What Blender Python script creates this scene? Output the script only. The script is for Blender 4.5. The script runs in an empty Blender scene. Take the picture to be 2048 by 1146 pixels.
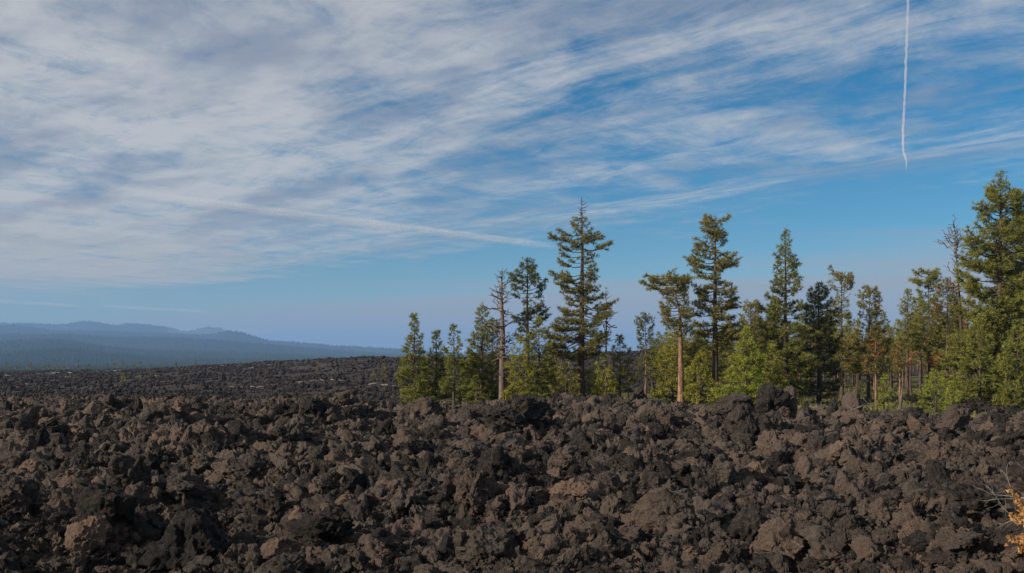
import bpy, bmesh, math, random
import numpy as np
R = math.radians
rng = np.random.default_rng(7)
random.seed(7)
sc = bpy.context.scene

# ------------------------------------------------------------------ camera, sky, sun, exposure
F, CX, HY, CZ = 2010.0, 1024.0, 715.0, 3.2      # focal length in photo pixels, horizon row, eye height above the lava
cam_d = bpy.data.cameras.new('camera')
cam = bpy.data.objects.new('camera', cam_d)
sc.collection.objects.link(cam)
cam.location = (0, 0, CZ)
cam.rotation_euler = (R(90), 0, 0)
cam_d.sensor_width = 36
cam_d.lens = 36 * F / 2048
cam_d.shift_y = (HY - 573) / 2048
cam_d.clip_start, cam_d.clip_end = 0.1, 400000
sc.camera = cam

SUN_EL, SUN_AZ = R(23), R(-118)                 # azimuth measured from the view direction, to the left
sun_dir = (math.sin(SUN_AZ) * math.cos(SUN_EL), math.cos(SUN_AZ) * math.cos(SUN_EL), math.sin(SUN_EL))
sl = bpy.data.lights.new('sun', 'SUN')
sl.energy, sl.angle, sl.color = 4.9, R(0.6), (1.0, 0.87, 0.72)
so = bpy.data.objects.new('sun', sl)
sc.collection.objects.link(so)
from mathutils import Vector
so.rotation_euler = Vector(sun_dir).to_track_quat('Z', 'Y').to_euler()

sc.view_settings.view_transform = 'Standard'
sc.view_settings.look = 'None'
sc.view_settings.exposure = 0.5
sc.view_settings.gamma = 1.0
sc.view_settings.use_curve_mapping = False
sc.render.engine = 'CYCLES'
sc.cycles.max_bounces = 5
sc.cycles.volume_bounces = 0
sc.cycles.transparent_max_bounces = 8
sc.cycles.use_denoising = True
sc.cycles.denoising_prefilter = 'NONE'


class NT:
    """small helper that writes node trees"""
    def __init__(s, t):
        s.t = t
    def n(s, typ, ins=None, **kw):
        nd = s.t.nodes.new(typ)
        for k, v in kw.items():
            setattr(nd, k, v)
        for k, v in (ins or {}).items():
            s.set(nd.inputs[k], v)
        return nd
    def set(s, sock, v):
        if isinstance(v, bpy.types.NodeSocket):
            s.t.links.new(v, sock)
        elif v is not None:
            sock.default_value = v
    def m(s, op, a, b=None, c=None):
        ins = {0: a}
        if b is not None: ins[1] = b
        if c is not None: ins[2] = c
        return s.n('ShaderNodeMath', ins, operation=op).outputs[0]
    def sstep(s, x, a, b, lo=0.0, hi=1.0):
        nd = s.n('ShaderNodeMapRange', {0: x, 1: a, 2: b, 3: lo, 4: hi}, interpolation_type='SMOOTHSTEP')
        return nd.outputs[0]
    def lin(s, x, a, b, lo=0.0, hi=1.0):
        return s.n('ShaderNodeMapRange', {0: x, 1: a, 2: b, 3: lo, 4: hi}).outputs[0]
    def xyz(s, x, y, z):
        return s.n('ShaderNodeCombineXYZ', {0: x, 1: y, 2: z}).outputs[0]
    def noise(s, vec, scale, detail=4, rough=0.55, dist=0.0):
        nd = s.n('ShaderNodeTexNoise', {'Vector': vec, 'Scale': scale, 'Detail': detail, 'Roughness': rough, 'Distortion': dist})
        return nd.outputs[0]
    def mix(s, f, a, b):
        nd = s.t.nodes.new('ShaderNodeMix')
        nd.data_type = 'RGBA'
        s.set(nd.inputs[0], f)
        for sock, v in ((nd.inputs[6], a), (nd.inputs[7], b)):
            s.set(sock, v if isinstance(v, bpy.types.NodeSocket) or len(v) == 4 else (*v, 1))
        return nd.outputs[2]


world = bpy.data.worlds.new('World')
sc.world = world
world.use_nodes = True
wt = NT(world.node_tree)
for nd in list(world.node_tree.nodes):
    world.node_tree.nodes.remove(nd)
SKY_STRENGTH = 0.085
sky = wt.n('ShaderNodeTexSky', sky_type='NISHITA', sun_disc=False, sun_elevation=SUN_EL, sun_rotation=SUN_AZ,
           altitude=1400, air_density=1.0, dust_density=0.35, ozone_density=2.5)
hsv = wt.n('ShaderNodeHueSaturation', {'Saturation': 1.50, 'Value': 0.68, 'Hue': 0.490, 'Color': sky.outputs[0]})
tc = wt.n('ShaderNodeTexCoord')
sep = wt.n('ShaderNodeSeparateXYZ', {0: tc.outputs['Generated']})
up = wt.m('MAXIMUM', sep.outputs[2], 0.02)
PX = wt.m('DIVIDE', sep.outputs[0], up)          # where the ray meets a cloud sheet of height 1
PY = wt.m('DIVIDE', sep.outputs[1], up)
S = wt.m('ADD', wt.m('MULTIPLY', PX, -0.63), wt.m('MULTIPLY', PY, 0.78))    # along the wind
T = wt.m('ADD', wt.m('MULTIPLY', PX, 0.78), wt.m('MULTIPLY', PY, 0.63))     # across the wind
warp = wt.noise(wt.xyz(wt.m('MULTIPLY', S, 0.45), wt.m('MULTIPLY', T, 0.8), 3.0), 1.0, 3)
T2 = wt.m('ADD', T, wt.m('MULTIPLY', wt.m('SUBTRACT', warp, 0.5), 1.3))
warp2 = wt.noise(wt.xyz(wt.m('MULTIPLY', S, 0.3), wt.m('MULTIPLY', T, 0.4), 9.0), 1.0, 4)
streak = wt.noise(wt.xyz(wt.m('MULTIPLY', S, 0.42), wt.m('MULTIPLY', T2, 2.3), 0.0), 1.0, 9, 0.62)
fine = wt.noise(wt.xyz(wt.m('MULTIPLY', S, 3.2), wt.m('MULTIPLY', T2, 8.0), 5.0), 1.0, 9, 0.72)
patch = wt.noise(wt.xyz(wt.m('MULTIPLY', S, 0.55), wt.m('MULTIPLY', T, 0.75), 1.5), 1.0, 6, 0.55)
# feathery strands that cross the wind
S2 = wt.m('ADD', wt.m('MULTIPLY', PX, 0.55), wt.m('MULTIPLY', PY, 0.83))
T3 = wt.m('ADD', wt.m('MULTIPLY', PX, 0.83), wt.m('MULTIPLY', PY, -0.55))
cross = wt.noise(wt.xyz(wt.m('MULTIPLY', S2, 0.6), wt.m('MULTIPLY', T3, 2.6), 11.0), 1.0, 8, 0.62)
mott = wt.noise(wt.xyz(wt.m('MULTIPLY', PX, 2.6), wt.m('MULTIPLY', PY, 1.7), 31.0), 1.0, 10, 0.70, 0.4)
mixn = wt.m('ADD', wt.m('ADD', wt.m('ADD', wt.m('MULTIPLY', streak, 0.26), wt.m('MULTIPLY', mott, 0.26)), wt.m('MULTIPLY', patch, 0.14)),
            wt.m('ADD', wt.m('MULTIPLY', fine, 0.18), wt.m('MULTIPLY', cross, 0.16)))
CV = wt.m('SUBTRACT', T, wt.m('MULTIPLY', S, 0.30))
cover = wt.sstep(CV, 3.3, -0.2)
thr = wt.lin(cover, 0, 1, 0.425, 0.325)
dens = wt.n('ShaderNodeMapRange', {0: mixn, 1: thr, 2: wt.m('ADD', thr, 0.19), 3: 0.0, 4: 1.0}, interpolation_type='SMOOTHSTEP').outputs[0]
edge = wt.sstep(wt.m('ADD', wt.m('ADD', T, wt.m('MULTIPLY', wt.m('SUBTRACT', warp2, 0.5), 3.2)), wt.m('MULTIPLY', wt.m('SUBTRACT', mixn, 0.5), -7.0)), 6.2, 4.2)
above = wt.sstep(wt.m('ADD', sep.outputs[2], wt.m('MULTIPLY', wt.m('SUBTRACT', cross, 0.5), 0.05)), 0.046, 0.080)
dens = wt.m('MULTIPLY', wt.m('MULTIPLY', dens, edge), wt.m('MULTIPLY', above, wt.lin(cover, 0, 1, 0.74, 0.90)))
band = wt.m('MULTIPLY', wt.sstep(wt.m('ABSOLUTE', wt.m('SUBTRACT', wt.m('ADD', T, wt.m('MULTIPLY', wt.m('SUBTRACT', streak, 0.5), 1.2)), 4.75)), 0.34, 0.0), wt.sstep(fine, 0.28, 0.6, 0, 0.6))
dens = wt.m('MAXIMUM', dens, wt.m('MULTIPLY', band, above))
shade = wt.noise(wt.xyz(wt.m('MULTIPLY', S, 0.8), wt.m('MULTIPLY', T, 1.5), 21.0), 1.0, 6, 0.55)
CLB = 1.0 / SKY_STRENGTH
cl_a = tuple(c * CLB for c in (0.215, 0.238, 0.285))
cl_b = tuple(c * CLB for c in (0.425, 0.420, 0.415))
cl_c = tuple(c * CLB for c in (0.400, 0.365, 0.325))
cloud_col = wt.mix(wt.sstep(shade, 0.36, 0.60), cl_a, cl_b)
cloud_col = wt.mix(wt.sstep(S, 4.5, 12.0, 0, 0.85), cloud_col, cl_c)
c1 = wt.mix(dens, hsv.outputs[0], cloud_col)
# low grey bank of stratus and smoke far out over the horizon
bank_n = wt.noise(wt.xyz(wt.m('MULTIPLY', PX, 0.10), wt.m('MULTIPLY', PY, 0.55), 2.0), 1.0, 5, 0.55)
bank = wt.sstep(wt.m('ADD', wt.m('ADD', PY, wt.m('MULTIPLY', PX, 1.1)), wt.m('MULTIPLY', wt.m('SUBTRACT', bank_n, 0.5), 11.0)), 12.0, 18.0, 0, 0.82)
c2 = wt.mix(bank, c1, tuple(c * CLB for c in (0.285, 0.272, 0.265)))
bg = wt.n('ShaderNodeBackground', {0: c2, 1: SKY_STRENGTH})
wo = wt.n('ShaderNodeOutputWorld', {0: bg.outputs[0]})


# ------------------------------------------------------------------ noise and mesh helpers
_perm = np.random.default_rng(3).permutation(256)
_perm = np.concatenate([_perm, _perm, _perm])
_g = np.random.default_rng(5).normal(size=(256, 3))
_g /= np.linalg.norm(_g, axis=1)[:, None]

def pn(p):
    p = np.asarray(p, float)
    i = np.floor(p).astype(int)
    f = p - i
    i &= 255
    w = f * f * f * (f * (f * 6 - 15) + 10)
    out = 0
    for dx in (0, 1):
        for dy in (0, 1):
            for dz in (0, 1):
                h = _perm[_perm[_perm[i[:, 0] + dx] + i[:, 1] + dy] + i[:, 2] + dz]
                g = _g[h]
                d = ((f - (dx, dy, dz)) * g).sum(1)
                out = out + d * (w[:, 0] if dx else 1 - w[:, 0]) * (w[:, 1] if dy else 1 - w[:, 1]) * (w[:, 2] if dz else 1 - w[:, 2])
    return out * 1.5

def fbm(p, o=4, gain=0.5):
    p = np.asarray(p, float)
    a, s, out = 1.0, 1.0, 0
    for k in range(o):
        out = out + a * pn(p * s + k * 17.3)
        a *= gain
        s *= 2.03
    return out

def P2(x, y, s, off=0.0):
    return np.stack([np.asarray(x) * s, np.asarray(y) * s, np.full(np.shape(x), off)], 1)

def mesh_np(name, v, f, mat=None, smooth=False):
    """v (n,3), f (m,k) arrays"""
    v = np.asarray(v, np.float32)
    f = np.asarray(f, np.int32)
    me = bpy.data.meshes.new(name)
    k = f.shape[1]
    me.vertices.add(len(v))
    me.vertices.foreach_set('co', v.ravel())
    me.loops.add(f.size)
    me.loops.foreach_set('vertex_index', f.ravel())
    me.polygons.add(len(f))
    me.polygons.foreach_set('loop_start', np.arange(0, f.size, k, dtype=np.int32))
    if smooth:
        me.polygons.foreach_set('use_smooth', np.ones(len(f), bool))
    me.update(calc_edges=True)
    if mat:
        me.materials.append(mat)
    return me

def link(name, data, parent=None):
    o = bpy.data.objects.new(name, data)
    sc.collection.objects.link(o)
    o.parent = parent
    return o

def tag(o, label=None, cat=None, group=None, kind=None):
    for k, v in (('label', label), ('category', cat), ('group', group), ('kind', kind)):
        if v:
            o[k] = v
    return o

def sst(x, a, b):
    t = np.clip((np.asarray(x, float) - a) / (b - a), 0, 1)
    return t * t * (3 - 2 * t)

def tubes(paths, sides=5):
    """paths: list of (pts (n,3), radii (n)); returns verts, quads for all of them"""
    V, Q, off = [], [], 0
    for pts, rad in paths:
        pts = np.asarray(pts, float)
        n = len(pts)
        tan = np.gradient(pts, axis=0)
        tan /= np.linalg.norm(tan, axis=1)[:, None] + 1e-9
        ref = np.where(np.abs(tan[:, 2:3]) > 0.8, [[1.0, 0, 0]], [[0, 0, 1.0]])
        a = np.cross(tan, ref)
        a /= np.linalg.norm(a, axis=1)[:, None] + 1e-9
        b = np.cross(tan, a)
        th = np.arange(sides) * 2 * math.pi / sides
        ring = pts[:, None] + np.asarray(rad)[:, None, None] * (np.cos(th)[None, :, None] * a[:, None] + np.sin(th)[None, :, None] * b[:, None])
        V.append(ring.reshape(-1, 3))
        i = np.arange(n - 1)[:, None] * sides
        j = np.arange(sides)[None]
        j2 = (j + 1) % sides
        Q.append(np.stack([i + j, i + j2, i + sides + j2, i + sides + j], -1).reshape(-1, 4) + off)
        off += n * sides
    return np.concatenate(V), np.concatenate(Q)


# ------------------------------------------------------------------ materials
def new_mat(name):
    m = bpy.data.materials.new(name)
    m.use_nodes = True
    t = NT(m.node_tree)
    for nd in list(m.node_tree.nodes):
        m.node_tree.nodes.remove(nd)
    return m, t

def rock_mat(name, ca, cb, cc, scale=1.0, bump=0.9, lichen=0.3):
    m, t = new_mat(name)
    geo = t.n('ShaderNodeNewGeometry')
    info = t.n('ShaderNodeObjectInfo')
    pos = geo.outputs['Position']
    n1 = t.noise(pos, 1.7 * scale, 6, 0.6)
    n2 = t.noise(pos, 11 * scale, 8, 0.78)
    n3 = t.noise(pos, 0.35 * scale, 3, 0.5)
    f = t.m('ADD', t.m('MULTIPLY', n1, 0.24), t.m('ADD', t.m('MULTIPLY', n2, 0.70), t.m('MULTIPLY', t.m('SUBTRACT', info.outputs['Random'], 0.5), 0.24)))
    col = t.mix(t.sstep(f, 0.32, 0.60), ca, cb)
    col = t.mix(t.m('MULTIPLY', t.sstep(t.m('ADD', n3, t.m('MULTIPLY', t.m('SUBTRACT', info.outputs['Random'], 0.5), 0.35)), 0.52, 0.70), 0.75), col, cc)
    li = t.noise(pos, 7.0 * scale, 7, 0.75)
    col = t.mix(t.m('MULTIPLY', t.sstep(li, 0.60, 0.70), lichen), col, (0.16, 0.165, 0.13))
    vor = t.n('ShaderNodeTexVoronoi', {'Vector': pos, 'Scale': 9 * scale, 'Randomness': 1.0})
    n4 = t.noise(pos, 4.5 * scale, 4, 0.6)
    hgt = t.m('ADD', t.m('ADD', t.m('MULTIPLY', n2, 0.9), t.m('MULTIPLY', n4, 0.9)), t.m('MULTIPLY', vor.outputs['Distance'], 0.35))
    bp = t.n('ShaderNodeBump', {'Strength': bump, 'Distance': 0.30 / scale, 'Height': hgt})
    bs = t.n('ShaderNodeBsdfPrincipled', {'Base Color': col, 'Roughness': 0.92, 'Specular IOR Level': 0.25, 'Normal': bp.outputs[0]})
    t.n('ShaderNodeOutputMaterial', {0: bs.outputs[0]})
    return m

M_ROCK = rock_mat('lava_rock', (0.020, 0.017, 0.015), (0.130, 0.104, 0.086), (0.146, 0.104, 0.080), lichen=0.6)
M_DARK = rock_mat('lava_dark', (0.020, 0.017, 0.016), (0.100, 0.081, 0.068), (0.108, 0.081, 0.064), lichen=0.55)
M_RED = rock_mat('lava_red', (0.042, 0.033, 0.028), (0.190, 0.136, 0.104), (0.200, 0.130, 0.092), lichen=0.4)
M_FAR = rock_mat('lava_far', (0.022, 0.020, 0.020), (0.060, 0.050, 0.045), (0.072, 0.058, 0.050), scale=0.35, bump=1.0, lichen=0.15)

def foliage_mat(name, ca, cb, brown=None):
    m, t = new_mat(name)
    at = t.n('ShaderNodeAttribute', attribute_name='tint')
    info = t.n('ShaderNodeObjectInfo')
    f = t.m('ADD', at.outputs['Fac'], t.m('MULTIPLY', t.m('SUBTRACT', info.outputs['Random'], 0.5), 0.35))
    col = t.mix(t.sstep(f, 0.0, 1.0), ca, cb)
    if brown:
        geo = t.n('ShaderNodeNewGeometry')
        nb = t.noise(geo.outputs['Position'], 0.55, 3)
        col = t.mix(t.m('MULTIPLY', t.sstep(nb, 0.52, 0.62), t.sstep(at.outputs['Fac'], 0.1, 0.5)), col, brown)
    d = t.n('ShaderNodeBsdfPrincipled', {'Base Color': col, 'Roughness': 0.6, 'Specular IOR Level': 0.25})
    tr = t.n('ShaderNodeBsdfTranslucent', {'Color': col})
    mx = t.n('ShaderNodeMixShader', {0: 0.20, 1: d.outputs[0], 2: tr.outputs[0]})
    t.n('ShaderNodeOutputMaterial', {0: mx.outputs[0]})
    return m

M_FOL = {  # random tone; lit and shaded contrast of needles also put into both colours
    'green': foliage_mat('needles_green', (0.085, 0.101, 0.021), (0.213, 0.212, 0.038)),
    'dark': foliage_mat('needles_dark', (0.057, 0.068, 0.024), (0.127, 0.134, 0.037)),
    'yellow': foliage_mat('needles_yellow', (0.136, 0.149, 0.023), (0.302, 0.276, 0.039)),
    'bright': foliage_mat('needles_bright', (0.136, 0.171, 0.022), (0.283, 0.297, 0.037)),
    'olive': foliage_mat('needles_olive', (0.107, 0.102, 0.027), (0.214, 0.189, 0.041)),
    'rust': foliage_mat('needles_rust', (0.09, 0.095, 0.025), (0.16, 0.145, 0.035), brown=(0.32, 0.135, 0.055)),
}

def bark_mat(name, ca, cb, grey=None):
    m, t = new_mat(name)
    tcn = t.n('ShaderNodeTexCoord')
    mp = t.n('ShaderNodeMapping', {'Vector': tcn.outputs['Object'], 'Scale': (6, 6, 1.3)})
    n1 = t.noise(mp.outputs[0], 1.0, 6, 0.65)
    n2 = t.noise(tcn.outputs['Object'], 0.5, 3)
    col = t.mix(t.sstep(n1, 0.35, 0.65), ca, cb)
    if grey:
        col = t.mix(t.sstep(n2, 0.45, 0.6), col, grey)
    bp = t.n('ShaderNodeBump', {'Strength': 0.8, 'Distance': 0.06, 'Height': n1})
    bs = t.n('ShaderNodeBsdfPrincipled', {'Base Color': col, 'Roughness': 0.9, 'Specular IOR Level': 0.2, 'Normal': bp.outputs[0]})
    t.n('ShaderNodeOutputMaterial', {0: bs.outputs[0]})
    return m

M_BARK = bark_mat('bark_dark', (0.035, 0.027, 0.022), (0.115, 0.078, 0.055))
M_BARK_O = bark_mat('bark_orange', (0.085, 0.048, 0.033), (0.29, 0.165, 0.108))
M_BARK_D = bark_mat('bark_dead', (0.065, 0.052, 0.045), (0.165, 0.122, 0.10), (0.135, 0.09, 0.07))
M_TWIG = bark_mat('twig_grey', (0.10, 0.085, 0.075), (0.20, 0.17, 0.15))
M_TWIGDK = bark_mat('twig_dark', (0.035, 0.028, 0.024), (0.085, 0.066, 0.055))
M_LOG = bark_mat('bleached_wood', (0.16, 0.145, 0.13), (0.34, 0.31, 0.28))

def ground_mat(name, ca, cb, cc, s):
    m, t = new_mat(name)
    geo = t.n('ShaderNodeNewGeometry')
    n1 = t.noise(geo.outputs['Position'], s, 6, 0.6)
    n2 = t.noise(geo.outputs['Position'], s * 9, 6, 0.65)
    col = t.mix(t.sstep(n1, 0.4, 0.6), ca, cb)
    col = t.mix(t.sstep(n2, 0.5, 0.7), col, cc)
    bp = t.n('ShaderNodeBump', {'Strength': 0.7, 'Distance': 0.8 / s * 0.1, 'Height': n2})
    bs = t.n('ShaderNodeBsdfPrincipled', {'Base Color': col, 'Roughness': 0.95, 'Specular IOR Level': 0.1, 'Normal': bp.outputs[0]})
    t.n('ShaderNodeOutputMaterial', {0: bs.outputs[0]})
    return m

M_FLOOR = ground_mat('forest_floor', (0.070, 0.072, 0.027), (0.115, 0.105, 0.042), (0.10, 0.078, 0.05), 0.35)
M_VALLEY = ground_mat('valley_forest', (0.018, 0.028, 0.014), (0.030, 0.042, 0.020), (0.04, 0.045, 0.025), 0.004)
M_HILL = ground_mat('hill_forest', (0.014, 0.022, 0.014), (0.024, 0.034, 0.018), (0.035, 0.036, 0.024), 0.003)
M_SNOW = ground_mat('snow_and_rock', (0.75, 0.75, 0.78), (0.8, 0.8, 0.82), (0.30, 0.28, 0.28), 0.0012)

# ------------------------------------------------------------------ terrain
def prof(px, pts):
    xs, ys = zip(*pts)
    return np.interp(px, xs, ys)

CREST = [(-900, 814), (0, 812), (200, 810), (400, 811), (600, 809), (690, 808), (760, 824), (850, 824), (900, 822), (1000, 818), (1100, 816), (1165, 810),
         (1250, 816), (1350, 828), (1480, 830), (1550, 822), (1620, 842), (1700, 846), (1800, 852), (1900, 860), (2000, 850), (2100, 840), (2900, 840)]
CRESTD = [(-900, 78), (0, 78), (600, 74), (900, 66), (1300, 63), (1700, 60), (2048, 55), (2900, 50)]
RIDGE = [(-900, 752), (0, 745), (160, 742), (300, 738), (400, 733), (500, 728), (600, 722), (690, 714), (760, 713), (830, 716), (1000, 713),
         (1200, 707), (1320, 702), (1450, 707), (2048, 716), (2900, 720)]
RIDGED = [(-900, 760), (0, 720), (400, 600), (700, 470), (1000, 420), (1320, 400), (1600, 420), (2900, 450)]
VALLEY = -38.0

def terrain(x, y):
    x = np.asarray(x, float)
    y = np.asarray(y, float)
    px = CX + F * x / np.maximum(y, 3.0)
    px = np.clip(px, -900, 2900)
    dc = prof(px, CRESTD) + 5 * pn(P2(px * 0.01, px * 0, 1.0, 2.0))
    zc = CZ - (prof(px, CREST) - HY) / F * dc
    near = -0.35 + (zc + 0.35) * sst(y, 14, dc * 1.0)
    m1 = fbm(P2(x, y, 0.085, 1.0), 3)
    m2 = fbm(P2(x, y, 0.24, 4.0), 3)
    m3 = 1 - np.abs(pn(P2(x, y, 0.55, 9.0))) * 2
    rough = m1 * 0.75 + m2 * 0.60 + m3 * 0.16
    near = near + rough * (0.45 + 0.55 * sst(y, 8, 16)) * (1 - 0.45 * sst(y, dc - 14, dc))
    dr = prof(px, RIDGED)
    zr = CZ - (prof(px, RIDGE) - HY) / F * dr
    right = sst(px, 740, 860)
    dip = -4.4 + 2.5 * right
    k = np.clip((y - 135) / np.maximum(dr - 135, 1), 0, 1)
    far = dip + (zr - dip) * k ** 1.5
    far = far + fbm(P2(x, y, 0.02, 6.0), 5, 0.6) * (0.45 + 1.3 * k * (1 - k)) * 2.5 * sst(y, 100, 200) + fbm(P2(x, y, 0.11, 8.0), 3) * 0.45
    rimw = 34 - 23 * right
    w = sst(y, dc, dc + rimw)
    z = near * (1 - w) + far * w
    drop = sst(y, dr + 8, dr + 420)
    return z * (1 - drop) + VALLEY * drop

def polar_grid(u, yy, zf, y0=6.0):
    U, Y = np.meshgrid(u, yy)
    X = U * (Y + y0)
    x, y = X.ravel(), Y.ravel()
    z = zf(x, y)
    nu, ny = len(u), len(yy)
    i = np.arange(ny - 1)[:, None] * nu + np.arange(nu - 1)[None]
    q = np.stack([i, i + 1, i + 1 + nu, i + nu], -1).reshape(-1, 4)
    return np.stack([x, y, z], 1), q

def lava_near(x, y):
    z = terrain(x, y)
    n = fbm(P2(x, y, 1.3, 12.0), 4, 0.6)
    return z + n * 0.20 - 0.16

v, q = polar_grid(np.linspace(-0.95, 0.95, 440), np.geomspace(6, 126, 320) - 3, lava_near)
tag(link('lava_field', mesh_np('lava_field', v, q, M_ROCK)), kind='structure')

def lava_far(x, y):
    n = fbm(P2(x, y, 0.22, 12.0), 4, 0.6)
    return terrain(x, y) + n * 0.32 - 0.3 - 0.3 * (1 - sst(y, 112, 122))
v, q = polar_grid(np.linspace(-0.95, 0.95, 400), np.geomspace(112, 1250, 240), lava_far)
tag(link('distant_lava_field', mesh_np('distant_lava_field', v, q, M_FAR)), kind='structure')

# soil of the forest strip beyond the edge of the flow
def floor_z(x, y):
    return -1.75 + fbm(P2(x, y, 0.05, 30.0), 3) * 0.35 + 0.004 * np.maximum(np.asarray(y) - 120, 0)
def floor_grid():
    u = np.linspace(-0.16, 0.95, 150)
    yy = np.linspace(62, 300, 120)
    v, q = polar_grid(u, yy, floor_z, 0.0)
    px = CX + F * v[:, 0] / v[:, 1]
    lim = 132 + 170 * sst(px, 1290, 1420)
    out = np.maximum(v[:, 1] - lim, 0) / 12 + np.maximum(850 - px, 0) / 40
    v[:, 2] -= np.minimum(out * 1.2, 9)
    return v, q
v, q = floor_grid()
tag(link('forest_floor', mesh_np('forest_floor', v, q, M_FLOOR, True)), kind='structure')

def gz(x, y):
    """top of the ground at one point"""
    x = np.atleast_1d(x).astype(float); y = np.atleast_1d(y).astype(float)
    px = CX + F * x / y
    lim = 132 + 170 * sst(px, 1290, 1420)
    infl = (y > 70) & (y < lim) & (px > 790)
    z = terrain(x, y)
    return np.where(infl, np.maximum(z - 0.3, floor_z(x, y)), z)

# valley sheet out to the horizon
v, q = polar_grid(np.linspace(-1.6, 1.6, 60), np.geomspace(900, 32000, 60), lambda x, y: np.full(len(x), VALLEY - 1.5), 300)
tag(link('ground', mesh_np('ground', v, q, M_VALLEY)), kind='structure')
v = np.array([[-60000, -2000, -60], [60000, -2000, -60], [60000, 90000, -60], [-60000, 90000, -60]], float)

# ------------------------------------------------------------------ hills
LAYERS = [  # distance, depth, skyline (photo px, row)
    (15000, 1500, [(-1200, 650), (0, 645), (60, 645), (120, 648), (160, 642), (180, 641), (205, 645), (232, 649), (262, 645), (300, 648), (340, 654), (370, 661), (392, 658),
                   (415, 653), (440, 655), (475, 666), (530, 680), (600, 690), (800, 703), (1000, 709), (2048, 712), (3200, 712)]),
    (11500, 1300, [(-1200, 640), (0, 650), (28, 648), (60, 651), (110, 660), (200, 661), (300, 664), (380, 668), (420, 668), (440, 663), (458, 661), (480, 663), (510, 672), (540, 681),
                   (600, 684), (660, 689), (720, 693), (800, 698), (900, 705), (1000, 711), (2048, 714), (3200, 714)]),
    (8500, 1200, [(-1200, 660), (0, 668), (120, 666), (220, 672), (330, 674), (420, 678), (560, 690), (700, 702), (850, 711), (3200, 716)]),
    (6200, 900, [(-1200, 682), (0, 683), (70, 677), (110, 677), (150, 681), (210, 690), (300, 697), (450, 703), (640, 711), (800, 716), (3200, 718)]),
    (4800, 650, [(-1200, 700), (0, 703), (80, 699), (140, 697), (200, 705), (320, 714), (500, 718), (3200, 722)]),
]
def hill_z(x, y):
    px = np.clip(CX + F * x / y, -1200, 3200)
    z = np.full(len(x), VALLEY)
    for i, (d, w, pts) in enumerate(LAYERS):
        top = CZ - (prof(px, pts) - HY) / F * d - 14
        g = np.exp(-((y - d) / w) ** 2)
        z = np.maximum(z, VALLEY + (top - VALLEY) * g)
    return z + fbm(P2(x, y, 0.0012, 3.0), 4) * 8
v, q = polar_grid(np.linspace(-0.95, 0.75, 420), np.geomspace(3200, 18500, 150), hill_z, 0)
tag(link('hills', mesh_np('hills', v, q, M_HILL, True)), kind='structure')

def snow_z(x, y):
    px = CX + F * x / y
    top = prof(px, [(800, 716), (862, 704), (885, 692), (898, 685), (905, 688), (915, 690), (928, 689), (940, 693), (975, 706), (1040, 716)])
    h = (CZ - (top - HY) / F * 29000) * np.exp(-((y - 29000) / 1500) ** 2)
    return VALLEY - 8 + np.maximum(h, 0) + fbm(P2(x, y, 0.002, 3.0), 4, 0.6) * 30 * np.exp(-((y - 29000) / 1500) ** 2)
v, q = polar_grid(np.linspace(-0.13, 0.03, 80), np.linspace(25500, 31800, 60), snow_z, 0)
tag(link('snowy_mountain', mesh_np('snowy_mountain', v, q, M_SNOW, True)), kind='structure')

# ------------------------------------------------------------------ scattering with geometry nodes (for what nobody could count)
def scatter(name, pts, rot, scl, idx, protos, label, cat):
    me = bpy.data.meshes.new(name)
    n = len(pts)
    me.vertices.add(n)
    me.vertices.foreach_set('co', np.asarray(pts, np.float32).ravel())
    for nm, ty, arr in (('rot', 'FLOAT_VECTOR', rot), ('scl', 'FLOAT_VECTOR', scl)):
        a = me.attributes.new(nm, ty, 'POINT')
        a.data.foreach_set('vector', np.asarray(arr, np.float32).ravel())
    a = me.attributes.new('idx', 'INT', 'POINT')
    a.data.foreach_set('value', np.asarray(idx, np.int32))
    me.update()
    o = link(name, me)
    col = bpy.data.collections.new(name + '_kinds')
    for i, p in enumerate(protos):
        po = bpy.data.objects.new('%s_kind_%03d' % (name, i), p)
        col.objects.link(po)
    ng = bpy.data.node_groups.new(name + '_scatter', 'GeometryNodeTree')
    ng.interface.new_socket('Geometry', in_out='INPUT', socket_type='NodeSocketGeometry')
    ng.interface.new_socket('Geometry', in_out='OUTPUT', socket_type='NodeSocketGeometry')
    t = NT(ng)
    gi = t.n('NodeGroupInput')
    go = t.n('NodeGroupOutput')
    ci = t.n('GeometryNodeCollectionInfo', {'Collection': col, 'Separate Children': True, 'Reset Children': True})
    def na(nm, ty):
        nd = t.n('GeometryNodeInputNamedAttribute', data_type=ty)
        nd.inputs[0].default_value = nm
        return nd.outputs[0]
    er = t.n('FunctionNodeEulerToRotation', {0: na('rot', 'FLOAT_VECTOR')})
    ip = t.n('GeometryNodeInstanceOnPoints', {'Points': gi.outputs[0], 'Instance': ci.outputs[0], 'Pick Instance': True,
                                              'Instance Index': na('idx', 'INT'), 'Rotation': er.outputs[0], 'Scale': na('scl', 'FLOAT_VECTOR')})
    ng.links.new(ip.outputs[0], go.inputs[0])
    md = o.modifiers.new('scatter', 'NODES')
    md.node_group = ng
    return tag(o, label, cat, kind='stuff')

# ------------------------------------------------------------------ lava rocks
def ico(sub):
    bm = bmesh.new()
    bmesh.ops.create_icosphere(bm, subdivisions=sub, radius=1)
    v = np.array([x.co[:] for x in bm.verts])
    f = np.array([[w.index for w in p.verts] for p in bm.faces])
    bm.free()
    return v, f
ICO = {s: ico(s) for s in (4, 5, 6)}

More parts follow.
